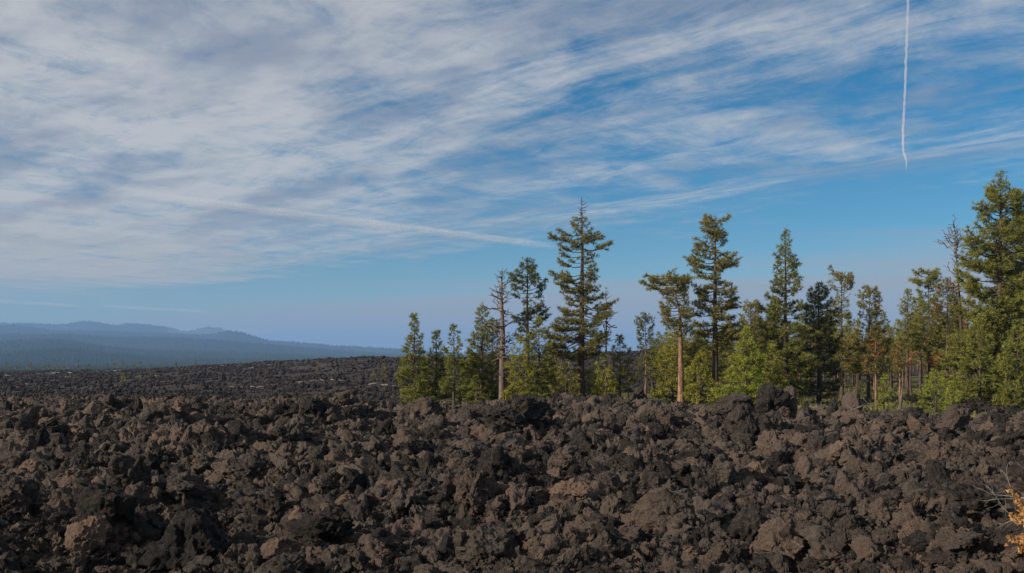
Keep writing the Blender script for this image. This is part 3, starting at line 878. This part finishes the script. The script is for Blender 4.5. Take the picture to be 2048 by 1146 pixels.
hero(1858, 542, 113, [(543, 14, 14), (555, 26, 24), (575, 28, 24), (590, 18, 14), (610, 20, 20), (650, 26, 26), (700, 30, 30)], 'pine with a broad open top left of the leaning snag', 45, fol='green', gap=0.2, rise=(-5, 12))
hero(1895, 560, 106, [(560, 4, 4), (580, 14, 16), (620, 24, 24), (680, 30, 30), (730, 28, 26)], 'olive brown pine under the leaning snag', 46, fol='rust', gap=0.2)
hero(1932, 449, 101, [(450, 10, 8), (465, 22, 12), (490, 26, 14), (520, 14, 14), (550, 20, 10), (570, 34, 8), (590, 10, 8)], 'bare leaning dead snag beside the big pine at right', 47, name='dead_snag', cat='dead tree', dead=True,
     bark=M_TWIGDK, r0=0.19, lean_px=-24, rise=(0, 45), dense=0.9, step=0.34, gap=0.1)
hero(2003, 343, 95, [(344, 3, 3), (360, 10, 9), (385, 20, 15), (410, 30, 26), (430, 42, 34), (465, 32, 40), (500, 56, 48), (540, 62, 60), (600, 72, 66), (660, 84, 80), (720, 92, 84), (790, 88, 80)], 'big broad pine, tallest at the right edge', 48, fol='green', gap=0.32, r0=0.4, step=0.36)
hero(2052, 386, 101, [(386, 3, 3), (420, 20, 20), (470, 46, 40), (540, 60, 60), (650, 70, 70), (790, 70, 70)], 'dark pine cut by the right edge behind the big broad one', 49, fol='dark', gap=0.26)
hero(1960, 640, 90, cone(640, 806, 50, 0.75), 'bushy pine in front of the big broad one, to its left', 50, fol='green', gap=0.12)
hero(2035, 655, 88, cone(655, 806, 48, 0.7), 'bushy pine in front of the big broad one, at the picture edge', 51, fol='green', gap=0.12)
hero(1768, 752, 84, cone(752, 822, 15, 0.7), 'small bright yellow green sapling beside the grass', 52, fol='bright', gap=0.05, tuft=0.26, step=0.28)
hero(1872, 742, 86, cone(742, 822, 32, 0.55), 'low bushy young pine near the right hand lava edge', 53, fol='bright', gap=0.2, tuft=0.28)
hero(1905, 764, 84, cone(764, 822, 16, 0.6), 'very small yellow green sapling near the right hand lava edge', 54, fol='bright', gap=0.1, tuft=0.26, step=0.28)

# leaning stump and fallen branches at the edge of the grass
hero(1798, 768, 83, [(772, 2, 3), (780, 3, 3)], 'short broken leaning stump at the lava edge', 60, name='broken_stump', cat='stump', dead=True, bark=M_BARK_D, r0=0.17, lean_px=8, dense=0.4, step=0.8)
def deadfall(px, d, label, seed, n=9, size=1.6):
    r = np.random.default_rng(seed)
    x = (px - CX) / F * d
    z = float(gz(x, d)[0])
    root = link('dead_branch', None)
    root.location = (x, d, z)
    tag(root, label, 'dead branch')
    main = np.array([[-size, 0, 0.1], [-size * .4, .1, size * .35], [size * .2, 0, size * .62], [size * .9, -.1, size * .8]])
    v, q = tubes([(main, [.08, .07, .05, .02])], 6)
    link('stem', mesh_np('stem', v, q, M_TWIG, True), root)
    ps = []
    for i in range(n):
        s_ = r.uniform(0, 3)
        b = np.array([np.interp(s_, range(4), main[:, k]) for k in range(3)])
        dv = r.normal(size=3); dv[2] = abs(dv[2]); dv /= np.linalg.norm(dv)
        l = size * r.uniform(.3, .8)
        ps.append((np.array([b, b + dv * l * .5 + r.normal(size=3) * .08, b + dv * l + [0, 0, r.uniform(-.2, .3)]]), [.035, .025, .01]))
    v, q = tubes(ps, 4)
    link('branchwork', mesh_np('branchwork', v, q, M_TWIG), root)
deadfall(1718, 82, 'pale bare dead branch sticking up behind the spiky crag', 5, size=1.5)
deadfall(1625, 84, 'low tangle of grey dead twigs before the dark green pine', 6, size=1.1)

# the forest behind: copies of a few pines
GEN = []
for i in range(9):
    H = [15, 14, 12.5, 16, 11, 13.5, 12, 14.5, 10][i]
    w = [1.5, 1.35, 1.6, 1.45, 1.6, 1.3, 1.75, 1.35, 1.55][i]
    lo = [0.42, 0.5, 0.3, 0.45, 0.2, 0.5, 0.12, 0.38, 0.1][i]
    pts = [(lo, w * .75, w * .75), (lo + (1 - lo) * .25, w, w), (lo + (1 - lo) * .6, w * .66, w * .66), (lo + (1 - lo) * .85, w * .3, w * .3), (1, .1, .1)]
    GEN.append((H, pine_meshes(H, pts, 200 + i, fol=['green', 'olive', 'yellow', 'green', 'yellow', 'dark', 'olive', 'rust', 'green'][i], gap=0.22, r0=0.15 + 0.01 * (i % 4), tuft=0.42, step=0.42, blades=12,
                               bark=[M_BARK, M_BARK, M_BARK_O][i % 3])))
ANCH = [(1385, 'crooked orange trunk'), (1455, 'forked pine'), (1530, 'bright green young pine'), (1600, 'conical pine'), (1660, 'dense dark green pine'), (1710, 'thin open crowned pine'),
        (1775, 'blunt brownish olive pine'), (1830, 'narrow pointed pine'), (1885, 'broad open topped pine'), (1950, 'leaning snag'), (9999, 'big broad pine at the right edge')]
def forest_label(px, d, g):
    a = next(n_ for lim, n_ in ANCH if px < lim)
    c = ['green', 'olive', 'yellow green', 'green', 'yellow green', 'dark', 'olive', 'rusty', 'green'][g]
    f = 'bushy' if g in (4, 6, 8) else 'long trunked'
    far = 'close behind' if d < 140 else 'some way behind' if d < 180 else 'far behind'
    return f'{f} {c} pine {far} the {a}'
cells_ = []
for i in range(270):
    px = rng.uniform(1300, 2110)
    d = 112 + 150 * rng.uniform() ** 1.0
    if 1590 < px < 1900 and d < 128: continue
    cells_.append((px, d))
for px, d in cells_:
    x = (px - CX) / F * d
    z = float(gz(x, d)[0])
    ytop = 664 + 28 * rng.normal() - (25 if px > 1820 else 0)
    if px < 1460: ytop += 18
    want = CZ - (ytop - HY) / F * d - z
    gi_ = int(rng.integers(len(GEN)))
    if 1590 < px < 1910 and d < 172 and gi_ in (2, 4, 6, 8): gi_ = [0, 1, 3, 5, 7][int(rng.integers(5))]
    H, ms = GEN[gi_]
    k = float(np.clip(want / H, 0.45, 1.35))
    make_tree('pine_tree', (x, d, z), ms, forest_label(px, d, gi_), 'pine tree', 'pines of the forest behind the front row', rng.uniform(0, 6.28), (k ** .6, k ** .6, k))
# a few young ones that close the left group at ground level
for px, d, yt in ((852, 113, 735), (890, 112, 742), (925, 113, 745), (952, 100, 752), (1018, 108, 730), (1060, 110, 740), (1112, 112, 735), (1150, 112, 740), (1190, 113, 728), (1225, 110, 742)):
    x = (px - CX) / F * d
    z = float(gz(x, d)[0])
    H, ms = GEN[[4, 6, 8][rng.integers(3)]]
    k = (CZ - (yt - HY) / F * d - z) / H
    make_tree('pine_tree', (x, d, z), ms, 'low young pine ' + {852: 'between the first two pines from the left', 890: 'between the short narrow and the slim pine', 925: 'right of the slim deep green pine', 952: 'in front of the medium pine left of the snag', 1018: 'just right of the dead snag trunk', 1060: 'under the tall slender dark pine', 1112: 'left of the tallest trunk', 1150: 'directly behind the tallest trunk', 1190: 'right behind the tallest trunk', 1225: 'left of the small pine ending the left group'}[px], 'pine tree', 'young pines between the trunks of the left group', rng.uniform(0, 6.28), (k ** .45, k ** .45, k))

# sparse small pines on the far lava, and the hazy row beyond its ridge
FARG = []
for i in range(5):
    w = [2.0, 1.5, 1.8, 1.2, 1.6][i]
    pts = [([.35, .12, .5, .2, .05][i], w, w), (.6, w * .8, w * .8), (1, .15, .15)]
    FARG.append((9, pine_meshes(9, pts, 300 + i, fol=['yellow', 'green', 'bright', 'dark', 'olive'][i], gap=0.2, tuft=0.75, step=0.8, dense=0.6, blades=7, r0=0.16)))
def ray_ground(px, py, lo=95, hi=1000):
    d = np.linspace(lo, hi, 4000)
    x = (px - CX) / F * d
    z = CZ - (py - HY) / F * d
    i = np.nonzero(z < terrain(x, d))[0]
    i = i[0] if len(i) else len(d) // 2
    return x[i], d[i], float(terrain(x[i:i + 1], d[i:i + 1])[0])
for k, (px, yb, yt, g, lab) in enumerate([
        (127, 779, 770, 2, 'tiny yellow green pine low on the far lava at left'), (247, 770, 745, 0, 'larger of two yellow green pines on the far lava at left'),
        (280, 768, 750, 2, 'smaller of two yellow green pines on the far lava at left'), (391, 738, 720, 3, 'lone thin pine on the far lava skyline'),
        (298, 750, 735, 4, 'small dark pine just below the far lava skyline'), (482, 736, 727, 2, 'tiny green pine near the rising far ridge'),
        (528, 745, 738, 2, 'tiny yellow pine halfway up the far ridge'), (635, 748, 732, 0, 'yellow green pine on the slope of the far ridge'),
        (618, 722, 714, 1, 'tiny pine on the crest of the far ridge'), (747, 769, 743, 0, 'small pale pine on the lava left of the tree line'),
        (767, 762, 727, 4, 'slim hazy pine on the lava left of the tree line'), (798, 748, 728, 1, 'small pine just left of the first conical pine'),
        (12, 741, 732, 1, 'dark small pine on the lava skyline at the left edge'), (1277, 705, 693, 3, 'tiny dark pine on the ridge in the gap'),
        (1283, 728, 706, 4, 'sparse pine on the dark slope in the gap')]):
    x, d, z = ray_ground(px, yb)
    H, ms = FARG[g]
    s_ = max((yb - yt) / F * d / H, 0.12)
    make_tree('pine_tree', (x, d, z - 0.1), ms, lab, 'pine tree', None, rng.uniform(0, 6.28), (s_, s_, s_))
rowx = [5, 20, 40, 52, 56, 62, 70, 78, 90, 94, 98, 102, 106, 121, 124, 133, 160, 162, 167, 179, 215, 219, 222, 228, 231, 233, 236, 240, 243, 246, 262, 265, 278, 282, 286, 290, 310, 318, 322, 326, 340, 362, 38, 140, 352, 405]
for k, px in enumerate(rowx):
    d = rng.uniform(1250, 1700)
    px = px + rng.normal() * 5
    spread = rng.uniform(0.8, 1.25)
    x = (px - CX) / F * d
    ytop = 729 - (12 if rowx[k] in (160, 233, 228, 121) else 0) - 9 * rng.uniform() ** 1.6 + 4
    zt = CZ - (ytop - HY) / F * d
    H, ms = FARG[[1, 3, 3, 1, 3][k % 5]]
    zb = float(terrain(np.array([x]), np.array([d]))[0])
    s_ = (zt - zb) / H
    make_tree('pine_tree', (x, d, zb), ms, ('tall' if rowx[k] in (160, 233, 228, 121) else 'low') + ' hazy pine beyond the far lava, ' + ('at the left edge' if px < 80 else 'below the first dome of the hills' if px < 190 else 'below the second dome of the hills' if px < 300 else 'below the smoky cone'), 'pine tree', 'hazy pines beyond the far lava', rng.uniform(0, 6.28), (min(s_, 1.9) * spread, min(s_, 1.9) * spread, s_))

# ------------------------------------------------------------------ far forests
def conifer(seed, mat):
    r = np.random.default_rng(seed)
    V, Fc = [], []
    for k in range(4):
        z0, z1, w = .08 + k * .22, .42 + k * .22, .17 - k * .035
        n = 7
        o = len(V)
        for i in range(n):
            a = i * 6.283 / n
            V.append((math.cos(a) * w * r.uniform(.7, 1.2), math.sin(a) * w * r.uniform(.7, 1.2), z0 + r.uniform(-.04, .04)))
        V.append((r.uniform(-.01, .01), r.uniform(-.01, .01), min(z1, 1.0)))
        for i in range(n):
            Fc.append((o + i, o + (i + 1) % n, o + n))
    return mesh_np('conifer', V, Fc, mat)
M_CON = ground_mat('conifer', (0.020, 0.030, 0.015), (0.035, 0.048, 0.022), (0.05, 0.055, 0.03), 0.02)
CONS = [conifer(i, M_CON) for i in range(5)]
n = 90000
yy = np.exp(rng.uniform(math.log(1500), math.log(16500), n))
xx = rng.uniform(-0.75, 0.05, n) * yy
hz = np.where(yy > 3250, np.maximum(hill_z(xx, yy), VALLEY - 1.5), VALLEY - 1.5)
hs = rng.uniform(13, 24, n)
wd = rng.uniform(1.0, 1.5, n) * np.clip(yy / 5000, 1, 2.2)
scatter('far_forest', np.stack([xx, yy, hz - 1], 1), np.stack([0 * xx, 0 * xx, rng.uniform(0, 6.28, n)], 1), np.stack([hs * wd, hs * wd, hs], 1),
        rng.integers(0, 5, n), CONS, 'dark conifer forest covering the valley and the blue hills', 'forest')

# ------------------------------------------------------------------ undergrowth of the forest edge
def ground_cover():
    r = np.random.default_rng(44)
    n = 9000
    px = r.uniform(1330, 2120, n)
    d = r.uniform(66, 175, n)
    x = (px - CX) / F * d
    z = gz(x, d)
    m = fbm(P2(x, d, 0.18, 3.0), 2) > -0.25
    x, d, z = x[m], d[m], z[m]
    P = np.stack([x, d, z + 0.08], 1)
    D = np.tile([0, 0, 1.1], (len(P), 1))
    return tufts_mesh('undergrowth', P, D, r.uniform(0.25, 0.6, len(P)), r.uniform(0, 1, len(P)), foliage_mat('undergrowth', (0.085, 0.09, 0.030), (0.17, 0.160, 0.055)), blades=8, width=0.26, seed=4)
tag(link('undergrowth', ground_cover()), 'low green undergrowth and grass on the forest floor', 'undergrowth', kind='stuff')

# ------------------------------------------------------------------ bleached logs on the far lava
def log_mesh(seed):
    r = np.random.default_rng(seed)
    n = 7
    t = np.linspace(0, 1, n)
    p = np.stack([(t - .5) * 2, 0.12 * np.cumsum(r.normal(size=n)) * .4, 0.10 * np.cumsum(r.normal(size=n)) * .3 + 0.12], 1)
    paths = [(p, .11 - .07 * t)]
    for k in range(4):
        i = r.integers(1, n - 1)
        dv = r.normal(size=3); dv[2] = abs(dv[2])
        paths.append((np.array([p[i], p[i] + dv * .12, p[i] + dv * .26]), [.05, .035, .015]))
    v, q = tubes(paths, 6)
    return mesh_np('bleached_log', v, q, M_LOG)
LOGS = [log_mesh(i) for i in range(6)]
logs = [(465, 776, 9), (483, 777, 7), (505, 777, 12), (520, 778, 10), (600, 767, 10), (625, 765, 9), (645, 763, 8), (665, 763, 10), (684, 765, 11), (700, 764, 8),
        (497, 740, 10), (505, 738, 8), (315, 754, 8), (135, 757, 13), (112, 749, 12), (140, 748, 9), (160, 746, 7), (236, 744, 11), (15, 753, 8), (195, 745, 8), (645, 745, 9), (745, 772, 12), (770, 774, 12), (790, 775, 10), (445, 733, 10), (688, 724, 9), (55, 771, 8), (540, 731, 7)]
for k, (px, py, w) in enumerate(logs):
    x, d, z = ray_ground(px, py)
    o = link('bleached_log', LOGS[k % 6])
    s_ = w * rng.uniform(.4, .75) / F * d
    o.location = (x, d, z + 0.1 * s_ + 0.2)
    o.scale = (s_, s_, s_ * 1.6)
    o.rotation_euler = (0, rng.uniform(-.12, .12), rng.uniform(-.6, .6))
    wl = 'at the far left' if px < 120 else 'above the left crest' if px < 350 else 'below the blue cone' if px < 520 else 'on the slope of the far ridge' if px < 670 else 'just left of the first conical pine'
    hl = 'near the lava skyline' if py < 747 else 'halfway up the far lava' if py < 760 else 'low on the far lava'
    tag(o, f'{"long" if w > 9 else "short"} bleached log {hl} {wl}', 'log', 'bleached logs on the far lava')

# ------------------------------------------------------------------ shrubs at the right edge of the foreground
def shrub(px, d, ztop, label, seed, leaves, lean=-1.0, spread=0.9, n0=16):
    r = np.random.default_rng(seed)
    x = (px - CX) / F * d
    z = float(terrain(np.array([x]), np.array([d]))[0])
    H = ztop - z
    root = link('shrub', None)
    root.location = (x, d, z)
    tag(root, label, 'shrub')
    ps, LP, LD = [], [], []
    def grow(p, dv, l, rad, depth):
        pts = [p]
        for k in range(4):
            dv = dv + r.normal(size=3) * 0.16
            dv = dv / np.linalg.norm(dv)
            pts.append(pts[-1] + dv * l / 4)
            if depth < 3 and r.uniform() < 0.85:
                d2 = dv + r.normal(size=3) * 0.55
                grow(pts[-1], d2 / np.linalg.norm(d2), l * r.uniform(.45, .7), rad * .6, depth + 1)
            if leaves and depth >= 1:
                for g in range(3):
                    LP.append(pts[-1] + r.normal(size=3) * .03); LD.append(dv)
        ps.append((np.array(pts), np.linspace(rad, rad * .45, 5)))
    for i in range(n0):
        dv = np.array([lean + r.normal() * spread, r.normal() * spread, 1.0 + r.uniform(0, .8)])
        grow(np.array([r.normal() * .1, r.normal() * .1, -0.05]), dv / np.linalg.norm(dv), H * r.uniform(.45, .75), 0.011, 0)
    v, q = tubes(ps, 4)
    link('twigwork', mesh_np('twigwork', v, q, M_LOG if not leaves else M_TWIG), root)
    if leaves:
        link('foliage', tufts_mesh('foliage', LP, LD, np.full(len(LP), .055), r.uniform(0, 1, len(LP)), leaves, blades=4, width=0.95, seed=seed), root)
M_LEAF = foliage_mat('autumn_leaves', (0.26, 0.13, 0.045), (0.50, 0.30, 0.11))
shrub(2225, 15.5, 2.0, 'bare pale twigged shrub reaching in from the right edge', 8, None, lean=-.7, spread=.4, n0=10)
shrub(2272, 13.0, 1.5, 'orange leaved shrub at the right edge of the foreground', 9, M_LEAF, lean=-.2, spread=.6, n0=14)

# ------------------------------------------------------------------ contrails (volumes of ice cloud, 9 km up)
def vol_mat(name, dens, col=(1, 1, 1), aniso=0.0):
    m, t = new_mat(name)
    vs = t.n('ShaderNodeVolumePrincipled', {'Color': (*col, 1), 'Density': dens, 'Anisotropy': aniso})
    t.n('ShaderNodeOutputMaterial', {'Volume': vs.outputs[0]})
    return m
def contrail(pts_px, alt, width, dens, label, seed, lump=0.35, taper=(1, 1), wig=0.25):
    r = np.random.default_rng(seed)
    pl = np.array([((px - CX) / (HY - py), F / (HY - py)) for px, py in pts_px]) * alt
    n = 90
    tt = np.linspace(0, 1, n)
    k = np.linspace(0, 1, len(pl))
    x, y = np.interp(tt, k, pl[:, 0]), np.interp(tt, k, pl[:, 1])
    L = np.concatenate([[0], np.cumsum(np.hypot(np.diff(x), np.diff(y)))])
    q3 = np.stack([L / (width * 4), tt * 0 + seed, tt * 0], 1)
    x = x + fbm(q3, 3) * width * wig
    rad = width / 2 * (1 + lump * fbm(q3 * 2.2 + 9, 3)) * np.interp(tt, [0, 1], taper)
    rad = np.maximum(rad, width * 0.04)
    rad = np.maximum(rad * sst(1 - tt, 0.0, 0.22), width * 0.03)
    rad[0] = width * 0.03
    v, q = tubes([(np.stack([x, y, x * 0 + alt + CZ], 1), rad)], 10)
    o = link('contrail', mesh_np('contrail', v, q, vol_mat('ice_cloud', dens), True))
    tag(o, label, 'contrail')
contrail([(1816, -160), (1816, 0), (1813, 100), (1809, 200), (1806, 260), (1806, 300), (1813, 322), (1811, 352)], 9000, 84, 0.0023, 'bright vertical contrail in the upper right sky', 3, taper=(.8, 1.3))
def soft_contrail(p0, p1, alt, width, dens, label, seed):
    """old, spread contrail: a straight tube whose density thins towards its edge"""
    w0, w1 = [Vector(((px - CX) / (HY - py) * alt, F / (HY - py) * alt, alt)) for px, py in (p0, p1)]
    L = (w1 - w0).length
    n = 40
    tt = np.linspace(-.5, .5, n)
    rad = width / 2 * np.minimum(1, np.minimum(tt + .5, .5 - tt) * 12 + 0.05)
    v, q = tubes([(np.stack([tt * L, tt * 0, tt * 0], 1), rad)], 12)
    m, t = new_mat('old_ice_cloud')
    tc_ = t.n('ShaderNodeTexCoord')
    sp = t.n('ShaderNodeSeparateXYZ', {0: tc_.outputs['Object']})
    wob = t.m('MULTIPLY', t.m('SUBTRACT', t.noise(t.xyz(t.m('DIVIDE', sp.outputs[0], width * 3), float(seed), 0.0), 1.0, 3), 0.5), width * 0.5)
    yv = t.m('DIVIDE', t.m('ADD', sp.outputs[1], wob), width / 2)
    zv = t.m('DIVIDE', t.m('ADD', sp.outputs[2], t.m('MULTIPLY', wob, 0.6)), width / 2)
    r2 = t.m('ADD', t.m('MULTIPLY', yv, yv), t.m('MULTIPLY', zv, zv))
    fall = t.sstep(r2, 0.9, 0.0)
    nz = t.noise(t.xyz(t.m('DIVIDE', sp.outputs[0], width * 2.2), t.m('DIVIDE', sp.outputs[1], width * .25), t.m('DIVIDE', sp.outputs[2], width * .25)), 1.0, 4, 0.6)
    ends = t.sstep(t.m('ABSOLUTE', sp.outputs[0]), L * .5, L * .3)
    dn = t.m('MULTIPLY', t.m('MULTIPLY', fall, t.sstep(nz, 0.25, 0.7)), t.m('MULTIPLY', ends, dens))
    vs = t.n('ShaderNodeVolumePrincipled', {'Color': (1, 1, 1, 1), 'Density': dn})
    t.n('ShaderNodeOutputMaterial', {'Volume': vs.outputs[0]})
    o = link('contrail', mesh_np('contrail', v, q, m, True))
    o.location = (w0 + w1) / 2
    o.rotation_euler = (w1 - w0).to_track_quat('X', 'Z').to_euler()
    tag(o, label, 'contrail')
soft_contrail((240, 385), (1140, 496), 9000, 720, 0.0020, 'long slanting contrail crossing the middle of the sky', 5)
soft_contrail((-60, 598), (175, 613), 5000, 500, 0.0011, 'faint low contrail near the left edge above the hills', 7)
soft_contrail((180, 610), (430, 624), 5000, 500, 0.0011, 'faint low contrail above the domed blue hills', 8)

# ------------------------------------------------------------------ smoke on the hill, haze over all
bm = bmesh.new()
bmesh.ops.create_icosphere(bm, subdivisions=4, radius=1)
v = np.array([p.co[:] for p in bm.verts]); f = np.array([[w.index for w in p.verts] for p in bm.faces]); bm.free()
v *= (1 + 0.35 * fbm(v * 1.6 + 4, 3))[:, None]
sd = 12600
v = v * (650, 500, 60) + ((425 - CX) / F * sd, sd, CZ + (HY - 664) / F * sd)
tag(link('smoke', mesh_np('smoke', v, f, vol_mat('smoke', 0.00022, (0.75, 0.82, 0.95)), True)), 'thin pale smoke drifting before the far blue cone', 'smoke', kind='stuff')

HB = ((-26000, 26000), (-3000, 33000), (-75, 640))
bm = bmesh.new()
bmesh.ops.create_cube(bm, size=1)
for p in bm.verts:
    p.co = [HB[k][0] + (p.co[k] + .5) * (HB[k][1] - HB[k][0]) for k in range(3)]
me = bpy.data.meshes.new('haze')
bm.to_mesh(me); bm.free()
me.materials.append(vol_mat('haze', 0.000078, (0.28, 0.52, 0.94)))
tag(link('haze', me), 'thin blue haze over the valley and hills', 'haze', kind='stuff')
